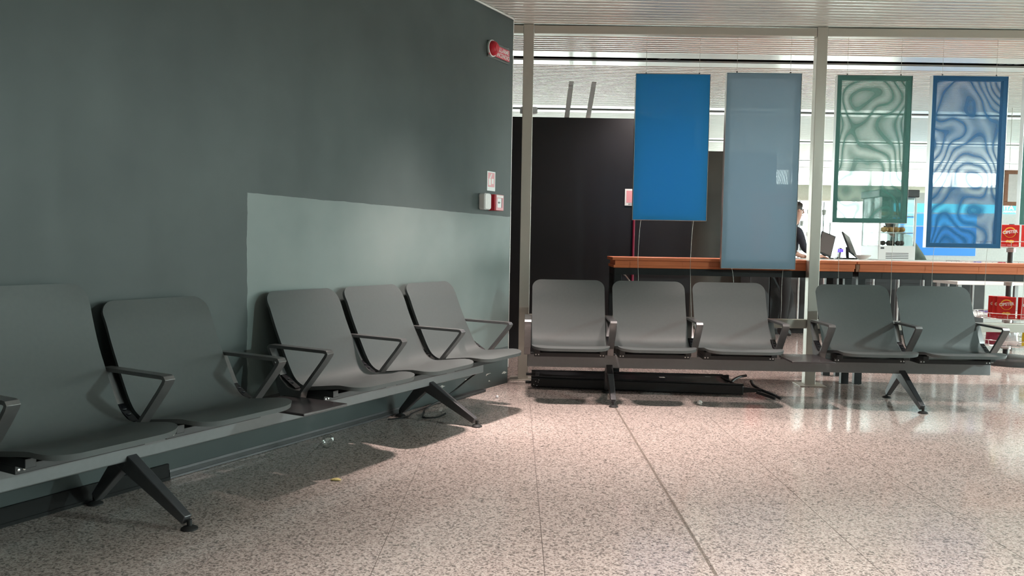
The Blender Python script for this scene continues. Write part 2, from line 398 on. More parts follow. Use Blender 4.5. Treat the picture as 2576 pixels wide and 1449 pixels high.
# ---------------------------------------------------------------- ceiling downlights and an added fill group
SPOTC = (1., .84, .78)
def downlight(x, y, where, energy, colr=SPOTC, cone=150):
    t = thing('downlight', 'small round downlight in the dark ceiling slot '+where, 'lamp', (x, y, CZ+.012), 0, 'downlights '+where)
    MB().lathe([(.030, .0), (.034, .0), (.034, .055), (.030, .055)], n=16).build('housing', MT['black'], t)
    MB().lathe([(.001, .004), (.027, .004), (.027, .010), (.001, .010)], n=16).build('lens', MT['lamp'], t)
    MB().bar((0, 0, .055), (0, 0, .095), .02, .02).build('mount', MT['black'], t)
    if energy:
        l = bpy.data.lights.new('downlight_beam', 'SPOT'); l.energy = energy; l.color = colr; l.spot_size = math.radians(cone); l.spot_blend = .9 if cone < 170 else .15; l.shadow_soft_size = .028
        lo = bpy.data.objects.new('downlight_beam', l); col.objects.link(lo); lo.parent = t; lo.location = (0, 0, -.002)
COOL = (.86, 1., .97)
for x in (1.39, 1.465, 1.54): downlight(x, 8.22, 'just beyond the steel frame', 150, cone=130)
for x in (4.70, 4.775, 4.85): downlight(x, 8.20, 'above the snack carousel', 200)
for x in (1.42, 1.50, 1.58): downlight(x, 11.29, 'above the black partition', 90)
for x in (-.11, -.035, .04): downlight(x, 5.15, 'above the corner of the two seat rows', 270, cone=74)
for x in (1.525, 1.60, 1.675): downlight(x, 5.17, 'above the front of the back bench', 230, cone=74)
for x in (4.60, 4.675, 4.75): downlight(x, 5.17, 'in front of the steel frame', 200, COOL, 92)
for x in (.40, .475, .55): downlight(x, 2.12, 'over the floor by the wall bench', 215, (1., .88, .83), 76)
for x in (2.3, 2.375, 2.45): downlight(x, 2.12, 'over the open floor', 150, (1., .90, .86), 80)
for x in (7.4, 7.475, 7.55): downlight(x, 2.12, 'over the far side of the floor', 470, (.76, 1., .97), 178)
for x in (1.9, 1.975, 2.05): downlight(x, -.93, 'behind the open floor, added as unseen fill', 380, (.80, 1., .96), 150)  # cool lamps added behind the camera to lift the frontal light

# ---------------------------------------------------------------- bench seating
def seat_shell(w0, w1, ztop):
    prof = [(-.302, ztop), (-.262, .780 if ztop < .9 else .80), (-.220, .680), (-.166, .568), (-.106, .455), (-.060, .407), (-.005, .388), (.07, .395), (.16, .407), (.25, .416), (.33, .412)]
    P = catmull(prof, 3)
    # refine both ends for the rounded corners
    head = [P[0]+(P[2]-P[0])*(1-math.cos(math.pi/2*k/7)) for k in range(7)]
    tail = [P[-1]+(P[-3]-P[-1])*(1-math.cos(math.pi/2*k/7)) for k in range(7)][::-1]
    P = head+P[2:-2]+tail
    S = [0.]
    for a, b in zip(P, P[1:]): S.append(S[-1]+(b-a).length)
    T = S[-1]; c = (w0+w1)/2; W = (w1-w0)/2; nu = 10; th = .020
    top = []; bot = []
    for i, p in enumerate(P):
        d = (P[min(i+1, len(P)-1)]-P[max(i-1, 0)]).normalized(); n = Vector((-d.y, d.x))
        if n.y < 0 and i > len(P)//2: n = -n
        if n.x < 0 and i <= len(P)//2: n = -n
        hw = W; r = .07; a = .085; bb = .13
        if S[i] < r: hw = W-(r-math.sqrt(max(0, r*r-(r-S[i])**2)))
        e = T-S[i]
        if e < a: hw = W-bb*(1-math.sqrt(max(0, 1-((a-e)/a)**2)))
        hw = max(hw, .02)
        for k in range(nu+1):
            q = -1+2*k/nu; dish = .010*(q*q) if S[i] > .1 else .010*(q*q)*S[i]/.1
            if e < .12: dish *= e/.12
            v = p+n*(dish)
            top.append((c+hw*q, -v.x, v.y)); v2 = v-n*th; bot.append((c+hw*q*(.985), -v2.x, v2.y))
    m = MB(); N = len(P); K = nu+1; f = []
    for i in range(N-1):
        for k in range(nu):
            f.append((i*K+k, i*K+k+1, (i+1)*K+k+1, (i+1)*K+k)); o = N*K; f.append((o+i*K+k, o+(i+1)*K+k, o+(i+1)*K+k+1, o+i*K+k+1))
        f += [(i*K, (i+1)*K, N*K+(i+1)*K, N*K+i*K), (i*K+nu, N*K+i*K+nu, N*K+(i+1)*K+nu, (i+1)*K+nu)]
    for k in range(nu): f += [(k, N*K+k, N*K+k+1, k+1), ((N-1)*K+k, (N-1)*K+k+1, N*K+(N-1)*K+k+1, N*K+(N-1)*K+k)]
    m.add(top+bot, f); return m

def bench(name, label, loc, rz, first_n, tall=None):
    t = thing(name, label, 'bench', loc, rz, None)
    p, tb = .6143, .3272; cuts = [0]
    for k in range(5):
        cuts.append(cuts[-1]+p)
        if k == first_n-1: cuts.append(cuts[-1]+tb)
    L = cuts[-1]
    B(.0, L+.035, .05, .14, .224, .324).build('beam', MT['beam'], t, 35, .006)
    for k in range(len(cuts)-1):
        a, b = cuts[k], cuts[k+1]
        if k == first_n:
            o = B(a+.012, b-.012, -.305, .10, .338, .350).build('side_table', MT['table'], t, 35, .003)
            B(a+.09, b-.09, .055, .135, .322, .338).build('bracket', MT['black'], o); continue
        o = seat_shell(a+.030, b-.030, .95 if (tall == k) else .868).build('seat', MT['seat'], t, 45)
        if tall == k: o['label'] = 'seat with a taller back than the others'
        s_ = MB().box(a+.05, b-.05, -.10, .13, .322, .352).box(a+.05, a+.09, -.16, .12, .352, .386).box(b-.09, b-.05, -.16, .12, .352, .386)
        sp = s_.build('seat_support', MT['black'], t, 0, .002)
        for x in (a+.062, a+.082, b-.082, b-.062): MB().lathe([(.001, -.004), (.005, -.003), (.005, 0)], (x, -.10, .337), 8, 'y').build('bolt', MT['alu'], sp)
    for k, x in enumerate(cuts):
        pts = [(.03, .335), (-.004, .372), (-.020, .392), (-.075, .455), (-.140, .530), (-.172, .570), (-.178, .582), (-.172, .590), (-.158, .592), (0, .593), (.12, .594), (.205, .594),
               (.212, .586), (.206, .570), (.182, .528), (.150, .470), (.134, .447)]
        o = MB().ribbon([(y, z) for y, z in pts], .016, x-.024, x+.024).build('armrest', MT['arm'], t, 40, .003)
        # lower web carrying the socket, down to the beam
        web = MB().prism([(.146, .462), (.120, .430), (.075, .395), (.03, .385), (-.02, .385), (.00, .322), (.12, .322), (.155, .40)], x-.024, x+.024, 'x')
        web.build('armrest_base', MT['arm'], o, 35, .003)
        ps = MB().bar((x, .134, .452), (x, .030, .390), .036, .006, side=(1, 0, 0)); ps.build('power_socket', MT['socket'], o, 0, .001)
        st = MB()
        for q in (.35, .62): st.lathe([(.001, 0), (.010, 0), (.010, .003), (.001, .003)], (x, .134-.104*q, .4545-.062*q), 10)
        st.build('socket_face', MT['darkgrey'], o)
    for x in (cuts[1], cuts[-2]):
        for d in (-1, 1):
            foot = Vector((x, .294*d, .032))
            apex = Vector((x, .095+(.02*d), .236))
            o = MB().bar(apex+Vector((0, -.030*d, .0)), foot+Vector((0, -.014*d, .004)), .050, .078, .036, .038, side=(1, 0, 0)).build('leg', MT['leg'], t, 35, .004)
            MB().lathe([(.010, .040), (.010, .016), (.022, .013), (.033, .006), (.033, .0005)][::-1], (foot.x, foot.y, 0), 16).build('foot_pad', MT['rubber'], o)
    return t
bench('beam_bench', 'dark grey five-seat bench with armrests against the grey-green wall', LO, LA, 2, tall=0)
bench('beam_bench', 'dark grey five-seat bench with armrests in front of the steel frame', BO, BA, 3)

# ---------------------------------------------------------------- steel frame and hanging screens
FA = -.023; FO = Vector((.0, 6.985, 0))
fr = thing('steel_frame', 'satin steel post and beam frame carrying the hanging fabric screens', 'frame', FO, FA)
for x in (.078, 2.478, 4.88):
    o = B(x-.043, x+.043, -.043, .043, .006, CZ-.004).build('post', MT['steel'], fr, 0, .003)
    B(x-.11, x+.11, -.13, .08, .0005, .007).build('base_plate', MT['steel'], o, 0, .002)
for x0, x1 in ((-.20, .033), (.123, 2.433), (2.523, 4.835)):
    B(x0, x1, -.04, .04, 2.872, 2.938).build('top_beam', MT['steel'], fr, 0, .003)
for x0, x1 in ((.123, 2.433), (2.523, 4.835)):
    B(x0, x1, -.035, .035, .474, .547).build('lower_rail', MT['steel'], fr, 0, .003)

screens = [('blue', .970, 1.578, 1.356, 2.556, (.045, .42, .86), .36, .14, .22, 4., 'bright blue fabric screen hanging in front of the black partition'),
           ('slate', 1.716, 2.324, .966, 2.573, (.42, .58, .70), .50, .18, .40, 9., 'long slate-blue fabric screen hanging over the first counter'),
           ('green', 2.618, 3.224, 1.362, 2.563, (.15, .38, .33), .74, .36, .85, 2.4, 'green fabric screen hanging in front of the glass display fridge'),
           ('navy', 3.390, 3.996, 1.168, 2.568, (.035, .22, .48), .74, .34, .85, 2.6, 'long blue fabric screen with wavy bands beside the green screen'),
           ('teal', 4.140, 4.745, 1.366, 2.565, (.15, .38, .33), .74, .36, .85, 2.4, 'green fabric screen hanging above the snack carousel')]
for i, (nm, x0, x1, z0, z1, c, tf, tl, th_, ws, lab) in enumerate(screens):
    t = thing('fabric_screen', lab, 'screen', FO, FA, 'fabric screens on the steel frame')
    D = .026; b = .036
    fm = mat('screen_edge_'+nm, tuple(q*.55+.01 for q in c), .5, var=.05)
    f = MB().box(x0, x1, -D+.004, D-.004, z0, z0+b).box(x0, x1, -D+.004, D-.004, z1-b, z1).box(x0, x0+b, -D+.004, D-.004, z0+b, z1-b).box(x1-b, x1, -D+.004, D-.004, z0+b, z1-b)
    f.build('frame', fm, t, 0, .002)
    e = MB()
    for a, b_, c_, d_ in ((x0-.003, x0, z0-.003, z1+.003), (x1, x1+.003, z0-.003, z1+.003)): e.box(a, b_, -D, D, c_, d_)
    for a, b_ in ((z0-.003, z0), (z1, z1+.003)): e.box(x0, x1, -D, D, a, b_)
    e.build('edge_profile', MT['alu'], t, 0)
    B(x0+.002, x1-.002, -D+.001, -D+.0035, z0+.002, z1-.002).build('front_mesh', mesh_fabric('weave_front_'+nm, c, tf, 1, False), t, 0)
    me = B(-.302, .302, D-.0035, D-.001, z0+.002, z1-.002).build('back_mesh', mesh_fabric('weave_back_'+nm, c, tl, th_, True, ws, i*3.1), t, 0); me.location.x = (x0+x1)/2
    for x in (x0+.085, x1-.085):
        MB().tube([(x, 0, z1-.01), (x, 0, 2.874)], .0013, 6).build('wire', MT['wire'], t)
        MB().lathe([(.001, -.006), (.006, -.006), (.006, .012), (.001, .016)], (x, 0, z1+.003), 8).build('wire_clip', MT['darkgrey'], t)
        k = .05 if i == 0 else .02
        zz = [z0, z0-.03, z0-(z0-.55)*.4, z0-(z0-.55)*.7, .548]; dx = [0, -.018*k/.05, -.03*k/.05, -.022*k/.05, -.055*k/.05 if x < (x0+x1)/2 else -.01]
        if i == 1 and x < (x0+x1)/2: dx = [0, .015, .03, .03, .03]
        MB().tube(catmull([(x+d, 0, z) for d, z in zip(dx, zz)], 3), .0016, 6).build('tie_wire', MT['wire'], t)

# ---------------------------------------------------------------- bar counters
def counter(x0, x1, label):
    t = thing('bar_counter', label, 'counter', FO, FA); y0 = .052; y1 = .56
    B(x0-.02, x1+.02, y0-.02, y1, 1.015, 1.040).build('top', MT['wood'], t, 0, .002)
    B(x0+.004, x1+.014, y0-.008, y1-.04, .975, 1.015).build('apron', MT['wood'], t, 0)
    B(x0-.008, x1+.008, y0-.006, y1-.01, .951, .975).build('bottom_board', MT['wood'], t, 0, .002)
    f = MB()
    for y in (y0+.005, y1-.07): f.box(x0, x1, y, y+.05, .893, .951)
    for x in (x0, x1-.05): f.box(x, x+.05, y0+.055, y1-.07, .893, .951)
    f.build('under_frame', MT['black'], t, 0, .002)
    for x in (x0, x1-.062):
        for y in (y0+.005, y1-.062): B(x, x+.062, y, y+.05, .0005, .893).build('leg', MT['black'], t, 0, .002)
    if x0 > 2: B(x0-.026, x0+.003, y0-.006, y1-.06, .952, 1.013).build('joint_block', MT['brown'], t, 0)
    return t
counter(.836, 2.832, 'orange wood bar counter beginning beside the black partition')
counter(2.880, 5.6, 'orange wood bar counter in front of the fridge and snack carousel')

# ---------------------------------------------------------------- fixtures on the left wall (local x = along, -y = off the wall)
def on_wall(name, label, cat, s, z): return thing(name, label, cat, LO+LD*s-LN*(WV-.0005)+Vector((0, 0, z)), LA)
RX = (math.pi/2, 0, 0)
t = on_wall('fire_alarm_sign', 'red fire alarm beacon sign with white lettering high on the wall', 'alarm', WS-.245, 2.62)
B(-.165, .165, -.012, -.002, -.062, .062).build('backing', MT['acryl'], t, 0, .001)
B(-.150, .163, -.016, -.0125, -.044, .044).build('face', MT['redsign'], t, 0, .001)
MB().lathe([(.001, -.001), (.064, -.001), (.064, -.016), (.060, -.018), (.001, -.018)], (-.100, 0, .010), 28, 'y').build('beacon_base', MT['whitep'], t)
MB().lathe([(.001, -.018), (.057, -.018), (.053, -.034), (.042, -.048), (.030, -.054), (.028, -.058), (.001, -.059)], (-.100, 0, .010), 28, 'y').build('beacon_dome', MT['red'], t)
lettering('ALLARME', .044, MT['letter'], t, (.062, -.0166, .018), RX, .95, .0006)
lettering('INCENDIO', .044, MT['letter'], t, (.062, -.0166, -.022), RX, .95, .0006)

t = on_wall('safety_notice', 'small white notice with a faded red pictogram above the red call point', 'notice', WS-.315, 1.62)
B(-.062, .062, -.0022, 0, -.075, .075).build('sheet', MT['whitep'], t, 0, .0005)
B(-.050, .050, -.0028, -.0022, -.045, .066).build('print', MT['pink'], t, 0)
pg = MB().box(-.040, -.006, -.0034, -.0028, -.032, .018).box(.006, .036, -.0034, -.0028, -.020, .02).prism([(-.03, .02), (.0, .058), (.012, .058), (-.01, .02)], -.0034, -.0028, 'y')
pg.build('pictogram', MT['letter'], t, 0)

t = on_wall('junction_box', 'white rounded plastic box beside the red call point', 'box', WS-.445, 1.457)
def rbox(x0, x1, y0, y1, z0, z1, r):
    P = []
    for cx, cz, a0 in ((x1-r, z1-r, 0), (x0+r, z1-r, 90), (x0+r, z0+r, 180), (x1-r, z0+r, 270)):
        P += [(cx+r*math.cos(math.radians(a0+15*k)), cz+r*math.sin(math.radians(a0+15*k))) for k in range(7)]
    return MB().prism(P, y0, y1, 'y')
rbox(-.048, .048, -.050, 0, -.062, .062, .018).build('body', MT['whitep'], t, 40, .004)
rbox(-.044, .044, -.056, -.050, -.058, .058, .016).build('cover', MT['white'], t, 40, .003)

t = on_wall('fire_call_point', 'red square fire call point with a white break panel', 'alarm', WS-.285, 1.455)
B(-.066, .066, -.058, 0, -.062, .062).build('body', MT['red'], t, 0, .004)
f = MB().box(-.058, .058, -.066, -.058, .034, .060).box(-.058, .058, -.066, -.058, -.060, -.038).box(-.058, -.036, -.066, -.058, -.038, .034).box(.036, .058, -.066, -.058, -.038, .034)
f.build('bezel', MT['pink'], t, 0, .001)
B(-.036, .036, -.060, -.0585, -.038, .034).build('break_panel', MT['whitep'], t, 0)
m = MB().lathe([(.001, -.0612), (.009, -.0612), (.009, -.0605), (.001, -.0605)], (-.006, 0, 0), 14, 'y').box(.004, .018, -.0612, -.0605, -.002, .002).box(-.024, -.014, -.0612, -.0605, -.002, .002)
m.build('symbol', MT['darkgrey'], t)
B(-.05, .05, -.0672, -.0662, .038, .056).build('title_strip', MT['letter'], t, 0)

# sign on the black partition and what stands round it
t = thing('extinguisher_sign', 'white framed red fire extinguisher sign on the black partition', 'sign', (1.158, 8.549, 1.63))
B(-.05, .115, -.004, 0, -.085, .085).build('plate', MT['whitep'], t, 0, .001)
B(-.034, .10, -.0048, -.004, -.055, .068).build('print', MT['pink'], t, 0)
MB().lathe([(.001, -.048), (.016, -.048), (.016, .025), (.008, .038), (.001, .038)], (-.005, -.0055, 0), 8).build('pictogram', MT['letter'], t).scale = (1, .04, 1)
pg = MB().prism([(.03, -.045), (.085, -.045), (.088, -.02), (.072, .0), (.066, .035), (.05, .01), (.04, .03), (.028, -.01)], -.0056, -.0048, 'y'); pg.build('flame', MT['letter'], t, 0)
lettering('ESTINTORE', .017, MT['darkgrey'], t, (.032, -.0046, -.07), RX)
tag(MB().tube([(1.205, 8.535, 0), (1.205, 8.535, 1.45)], .013, 10).build('red_pipe', MT['redpipe']), 'thin dark red pipe running up the black partition', 'pipe')
tag(MB().tube(catmull([(.955, 7.475, .892), (.99, 7.47, .87), (1.03, 7.47, .82), (1.05, 7.47, .79)], 4), .006, 6).tube([(1.05, 7.47, .79), (1.062, 7.47, .765)], .012, 8).build('white_cable', MT['wcable']), 'short white cable with a plug hanging under the orange counter', 'cable')
for x0, x1, sfx in ((.50, .56, 'nearer the post'), (.72, .80, 'nearer the blue screen')):
    tag(MB().bar((x0, 8.72, 2.40), (x1, 8.9, 2.86), .05, .02, side=(1, 0, 0)).build('support_strut', MT['white'], None, 0, .002), 'pale slanting metal strut above the black partition '+sfx, 'strut')
t = thing('ceiling_camera', 'white cylindrical ceiling camera beyond the first steel post', 'camera', (.12, 9.6, 2.66))
MB().lathe([(.001, -.10), (.035, -.10), (.042, -.08), (.042, .08), (.036, .10), (.001, .10)], n=18, axis='x').build('body', MT['whitep'], t)
MB().tube([(0, 0, .03), (0, 0, .285)], .012, 8).build('arm', MT['whitep'], t)
MB().lathe([(.001, .281), (.04, .281), (.04, .289), (.001, .289)], n=14).build('ceiling_plate', MT['whitep'], t)

# ---------------------------------------------------------------- black stretcher frame under the back bench
t = thing('stretcher_frame', 'black metal frame with a dark sheet lying on the floor under the seats', 'frame', (0, 0, 0))
FL, FR_, BL, BR = Vector((.14, 6.535, 0)), Vector((1.765, 6.325, 0)), Vector((.15, 6.93, 0)), Vector((1.74, 6.86, 0))
def lerp(a, b, k): return a+(b-a)*k
Z = lambda v, z: (v.x, v.y, z)
MB().bar(Z(FL, .046), Z(FR_, .046), .072, .030).build('side_rail', MT['black'], t, 35, .008)
MB().tube([Z(lerp(FL, FR_, k/8), .088) for k in range(9)], .008, 10).build('edge_tube', MT['sheet'], t)
MB().bar(Z(BL, .040), Z(BR, .040), .060, .028).build('side_rail', MT['black'], t, 35, .008)
MB().tube([Z(lerp(BL, BR, k/8), .076) for k in range(9)], .008, 10).build('edge_tube', MT['sheet'], t)
MB().bar(Z(FL+Vector((.05, .02, 0)), .05), Z(BL+Vector((.05, -.015, 0)), .04), .06, .03).build('end_bar', MT['black'], t, 35, .006)
MB().tube([Z(FR_+Vector((-.03, .02, 0)), .075), Z(BR+Vector((-.03, -.015, 0)), .068)], .008, 8).build('end_bar', MT['black'], t)
sh = MB(); vs = []; fs = []; nu, nv = 20, 8
for i in range(nu+1):
    for j in range(nv+1):
        p = lerp(lerp(FL, FR_, .02+.96*i/nu), lerp(BL, BR, .02+.96*i/nu), .06+.88*j/nv); q = j/nv
        vs.append((p.x, p.y, .074-.02*math.sin(math.pi*q)+.004*math.sin(i*1.7+j)*math.sin(math.pi*q)))
for i in range(nu):
    for j in range(nv): a = i*(nv+1)+j; fs.append((a, a+1, a+nv+2, a+nv+1))
o = sh.add(vs, fs).build('sheet', MT['sheet'], t, 60); sm = o.modifiers.new('s', 'SOLIDIFY'); sm.thickness = .003
for a, d in ((FL, 1), (BL, 1)):
    MB().tube([Z(a+Vector((.01, 0, 0)), .045), Z(a+Vector((-.045, .002, 0)), .045)], .012, 10).build('end_peg', MT['black'], t)
bo = MB()
for dx, z in ((.02, .03), (.035, .055), (.055, .05), (.06, .066), (.045, .022)): bo.lathe([(.001, -.003), (.004, -.002), (.004, 0)], (FL.x+dx, FL.y-.0165-.129*dx, z), 8, 'y')
bo.build('rivet', MT['alu'], t)
e = FR_
MB().bar(Z(e, .05), Z(e+Vector((.13, -.03, 0)), .052), .045, .02, .02, .014).build('hinge_arm', MT['black'], t, 35, .003)
MB().tube(catmull([Z(e+Vector((.115, .20, 0)), .085), Z(e+Vector((.105, .10, 0)), .07), Z(e+Vector((.125, .0, 0)), .055), Z(e+Vector((.19, -.10, 0)), .035), Z(e+Vector((.235, -.17, 0)), .016)], 5), .0115, 8).build('handle_bar', MT['black'], t)
MB().tube([Z(e+Vector((.09, -.05, 0)), .04), Z(e+Vector((.20, -.15, 0)), .014)], .012, 8).build('handle_bar', MT['black'], t)
e = BR
MB().bar(Z(e+Vector((-.02, 0, 0)), .045), Z(e+Vector((.05, -.01, 0)), .05), .06, .035).build('hinge_arm', MT['black'], t, 35, .004)
MB().tube(catmull([Z(e+Vector((.05, -.06, 0)), .02), Z(e+Vector((.09, -.02, 0)), .045), Z(e+Vector((.15, .03, 0)), .06), Z(e+Vector((.21, .05, 0)), .068)], 4), .011, 8).build('handle_bar', MT['black'], t)
for x, y in ((1.21, 6.72), (1.60, 6.80)): B(x-.022, x+.022, y-.02, y+.02, .0705, .0725).build('label_patch', MT['paper'], t, 0)

# ---------------------------------------------------------------- litter and cables on the floor
def scrap(name, label, cat, loc, size, m, seed, sub=2, rough=.45):
    bm = bmesh.new(); bmesh.ops.create_icosphere(bm, subdivisions=sub, radius=1); rr = random.Random(seed)
    for v in bm.verts:
        k = 1+rough*(rr.random()-.5); v.co = Vector((v.co.x*size[0]*k, v.co.y*size[1]*k, v.co.z*size[2]*k))
    zmin = min(v.co.z for v in bm.verts)
    for v in bm.verts: v.co.z -= zmin-.0005
    me = bpy.data.meshes.new(name); bm.to_mesh(me); bm.free()
    return tag(link(name, me, m, None, 25, 0, loc), label, cat)
scrap('plastic_cup', 'crumpled clear plastic cup on the floor by the wall bench', 'litter', (-1.02, 4.52, 0), (.032, .032, .040), MT['plastic'], 3, 2, .25)
scrap('plastic_film', 'scrap of clear film on the floor under the wall bench', 'litter', (-1.27, 4.28, 0), (.02, .018, .012), MT['plastic'], 5)
scrap('food_crumb', 'flat yellow crumb on the floor at the shadow edge', 'litter', (-.84, 3.90, 0), (.026, .016, .005), MT['crumb'], 6)
scrap('paper_scrap', 'white paper scrap on the floor before the stretcher frame', 'litter', (1.345, 5.93, 0), (.016, .014, .016), MT['paper'], 8, 2, .8)
scrap('tissue', 'crumpled white tissue behind the rear foot of the wall bench', 'litter', (-1.845, 3.56, .0), (.035, .022, .05), MT['paper'], 11, 2, .5)
scrap('blue_scrap', 'tiny crumpled foil scrap near the wall corner', 'litter', (-.12, 6.07, 0), (.012, .012, .012), MT['silver'], 13, 1, .6)
def onL(s, v, z=0.): p = LO+LD*s+LN*v; return (p.x, p.y, z)
tag(MB().tube(catmull([onL(3.36, -.06, .232), onL(3.37, -.16, .16), onL(3.25, -.24, .06), onL(3.05, -.27, .008), onL(2.92, -.20, .007), onL(2.80, -.12, .007), onL(2.86, -.05, .007), onL(2.98, -.07, .007)], 5), .006, 6).build('floor_cable', MT['cable']),
    'black cable drooping from the wall bench to the floor', 'cable')
tag(MB().tube(catmull([onL(2.62, -.27, .007), onL(2.75, -.22, .006), onL(2.9, -.27, .006), onL(3.2, -.31, .006), onL(3.45, -.29, .006)], 4), .005, 6).build('floor_cable', MT['cable']), 'black cable lying along the foot of the wall', 'cable')
tag(MB().bar(onL(3.35, -.29, .012), onL(3.85, -.30, .010), .02, .05).build('skirting_offcut', MT['black'], None, 0, .003), 'loose black skirting strip lying by the chipped wall foot', 'strip')

# ---------------------------------------------------------------- shop: service counter, fridge, tills, cooler
t = thing('service_counter', 'dark grey service counter with chrome trims behind the orange counters', 'counter', (3.62, 11.0, 0))
B(0, 2.6, 0, .62, .08, .97).build('body', MT['greywall'], t, 0, .003)
B(.02, 2.58, .05, .6, .0005, .08).build('plinth', MT['black'], t, 0)
B(-.02, 2.62, -.03, .65, .97, 1.0).build('top', MT['white'], t, 0, .003)
for x in (.12, .45, .78, 1.11, 1.44, 1.77, 2.10, 2.43): B(x, x+.022, -.012, .0, .10, .95).build('trim_strip', MT['chrome'], t, 0, .002)
for k in range(7): B(.16+.33*k, .42+.33*k, -.006, .0, .12, .93).build('panel', MT['blackwall'], t, 0, .002)

t = thing('display_fridge', 'white countertop display fridge with bread and pastries inside', 'fridge', (4.80, 11.02, 1.0))
B(0, .49, 0, .56, .0005, .19).build('base', MT['whitep'], t, 0, .006)
gr = MB()
for k in range(4): gr.box(.10, .40, -.003, .004, .02+.022*k, .028+.022*k)
gr.build('vent', MT['darkgrey'], t, 0)
for x, y in ((0, 0), (.465, 0), (0, .535), (.465, .535)): B(x, x+.025, y, y+.025, .19, .83).build('corner_post', MT['whitep'], t, 0, .003)
B(-.02, .51, -.02, .58, .83, .93).build('roof', MT['darkgrey'], t, 0, .012)
B(.025, .465, .004, .010, .19, .83).build('front_pane', MT['glassc'], t, 0)
B(.004, .010, .025, .535, .19, .83).build('side_pane', MT['glassc'], t, 0); B(.480, .486, .025, .535, .19, .83).build('side_pane', MT['glassc'], t, 0)
B(.025, .465, .55, .556, .19, .83).build('back_pane', MT['glassc'], t, 0)
for z in (.36, .58): B(.02, .47, .03, .53, z, z+.008).build('shelf', MT['whitep'], t, 0)
B(.470, .476, .03, .036, .22, .82).build('light_strip', mat('case_light', (1, 1, 1), .4, emit=(.95, 1, 1), estr=6), t, 0)
B(.012, .018, .03, .036, .32, .82).build('light_strip', bpy.data.materials['case_light'], t, 0)
B(.03, .075, -.004, .0, .145, .17).build('badge', MT['darkgrey'], t, 0)
def loaf(x, y, z, L, r, m, name, label, cat, grp, ax=(1, 0)):
    a = Vector((x, y, z+r)); d = Vector((ax[0], ax[1], 0)).normalized()*L/2
    pts = [a+d*k for k in (-1, -.9, -.6, -.2, .2, .6, .9, 1)]; rs = [r*q for q in (.25, .6, .92, 1, 1, .92, .6, .25)]
    return tag(MB().tube(pts, rs, 10).build(name, m, None, 60), label, cat, grp)
for k in range(4): loaf(4.93+.075*k, 11.16, 1.3695, .17, .036, MT['bread'], 'bread_roll', 'golden bread roll on the upper fridge shelf', 'bread', 'bread rolls in the display fridge', (.0, 1))
for k in range(6): loaf(4.86+.062*k, 11.14+.03*(k % 2), 1.1915, .09, .034, MT['choc'], 'dark_pastry', 'dark brown pastry on the fridge floor', 'pastry', 'pastries in the display fridge', (.2, 1))
for k in range(3): loaf(4.92+.11*k, 11.17, 1.5895, .12, .032, MT['bread'], 'croissant', 'golden croissant on the top fridge shelf', 'bread', 'croissants in the display fridge', (1, .3))

def till(x, y, label, flip):
    t = thing('till_screen', label, 'monitor', (x, y, 1.0), flip)
    B(-.09, .09, -.08, .08, .0005, .018).build('base', MT['darkgrey'], t, 0, .004)
    MB().bar((0, .03, .018), (.03, .05, .16), .05, .03).build('stand', MT['darkgrey'], t, 0, .003)
    a, b = Vector((-.05, -.06, .055)), Vector((.10, .10, .335)); n = (b-a).cross(Vector((1, 0, 0))).normalized()
    n = n if n.y < 0 else -n
    o = MB().bar(a, b, .20, .022, side=(1, 0, 0)).build('screen_body', MT['darkgrey'], t, 0, .004)
    MB().bar(a+(b-a)*.05+n*.012, a+(b-a)*.95+n*.012, .18, .003, side=(1, 0, 0)).build('display', MT['screen'], t, 0)
till(4.14, 11.14, 'tilted dark till screen on the service counter', .15)
till(4.52, 11.25, 'second tilted till screen beside the display fridge', .9)
t = thing('card_terminal', 'small terminal with a violet screen between the tills', 'terminal', (4.345, 11.20, 1.0))
MB().bar((0, 0, .02), (.02, 0, .15), .07, .03, side=(0, 1, 0)).box(-.04, .05, -.04, .04, .0005, .02).build('body', MT['darkgrey'], t, 0, .004)
B(-.03, .05, -.043, -.040, .09, .135).build('display', MT['violet'], t, 0)
t = thing('serving_bowl', 'low white bowl on the service counter beside the tills', 'bowl', (4.60, 11.02, 1.0))
MB().lathe([(.05, .0005), (.06, .008), (.10, .05), (.105, .06), (.098, .058), (.05, .014), (.001, .012)], n=20).build('bowl', MT['ceramic'], t, 60)

t = thing('drinks_cooler', 'tall red drinks cooler in front of the brown partition', 'cooler', (3.06, 10.86, 0))
B(0, .52, 0, .42, .06, 1.88).build('cabinet', MT['darkgrey'], t, 0, .01)
B(.005, .26, -.03, 0, .86, 1.66).build('door', MT['redbox'], t, 0, .006)
B(.005, .515, -.03, 0, 1.68, 1.86).build('header', MT['redsign'], t, 0, .006)
B(.27, .515, -.03, 0, .12, 1.66).build('side_door', MT['black'], t, 0, .006)
B(.005, .26, -.03, 0, .12, .84).build('lower_door', MT['greywall'], t, 0, .006)
B(.225, .245, -.055, -.03, 1.0, 1.4).build('handle', MT['alu'], t, 0, .004)
B(.02, .50, .02, .40, .0005, .06).build('plinth', MT['black'], t, 0)

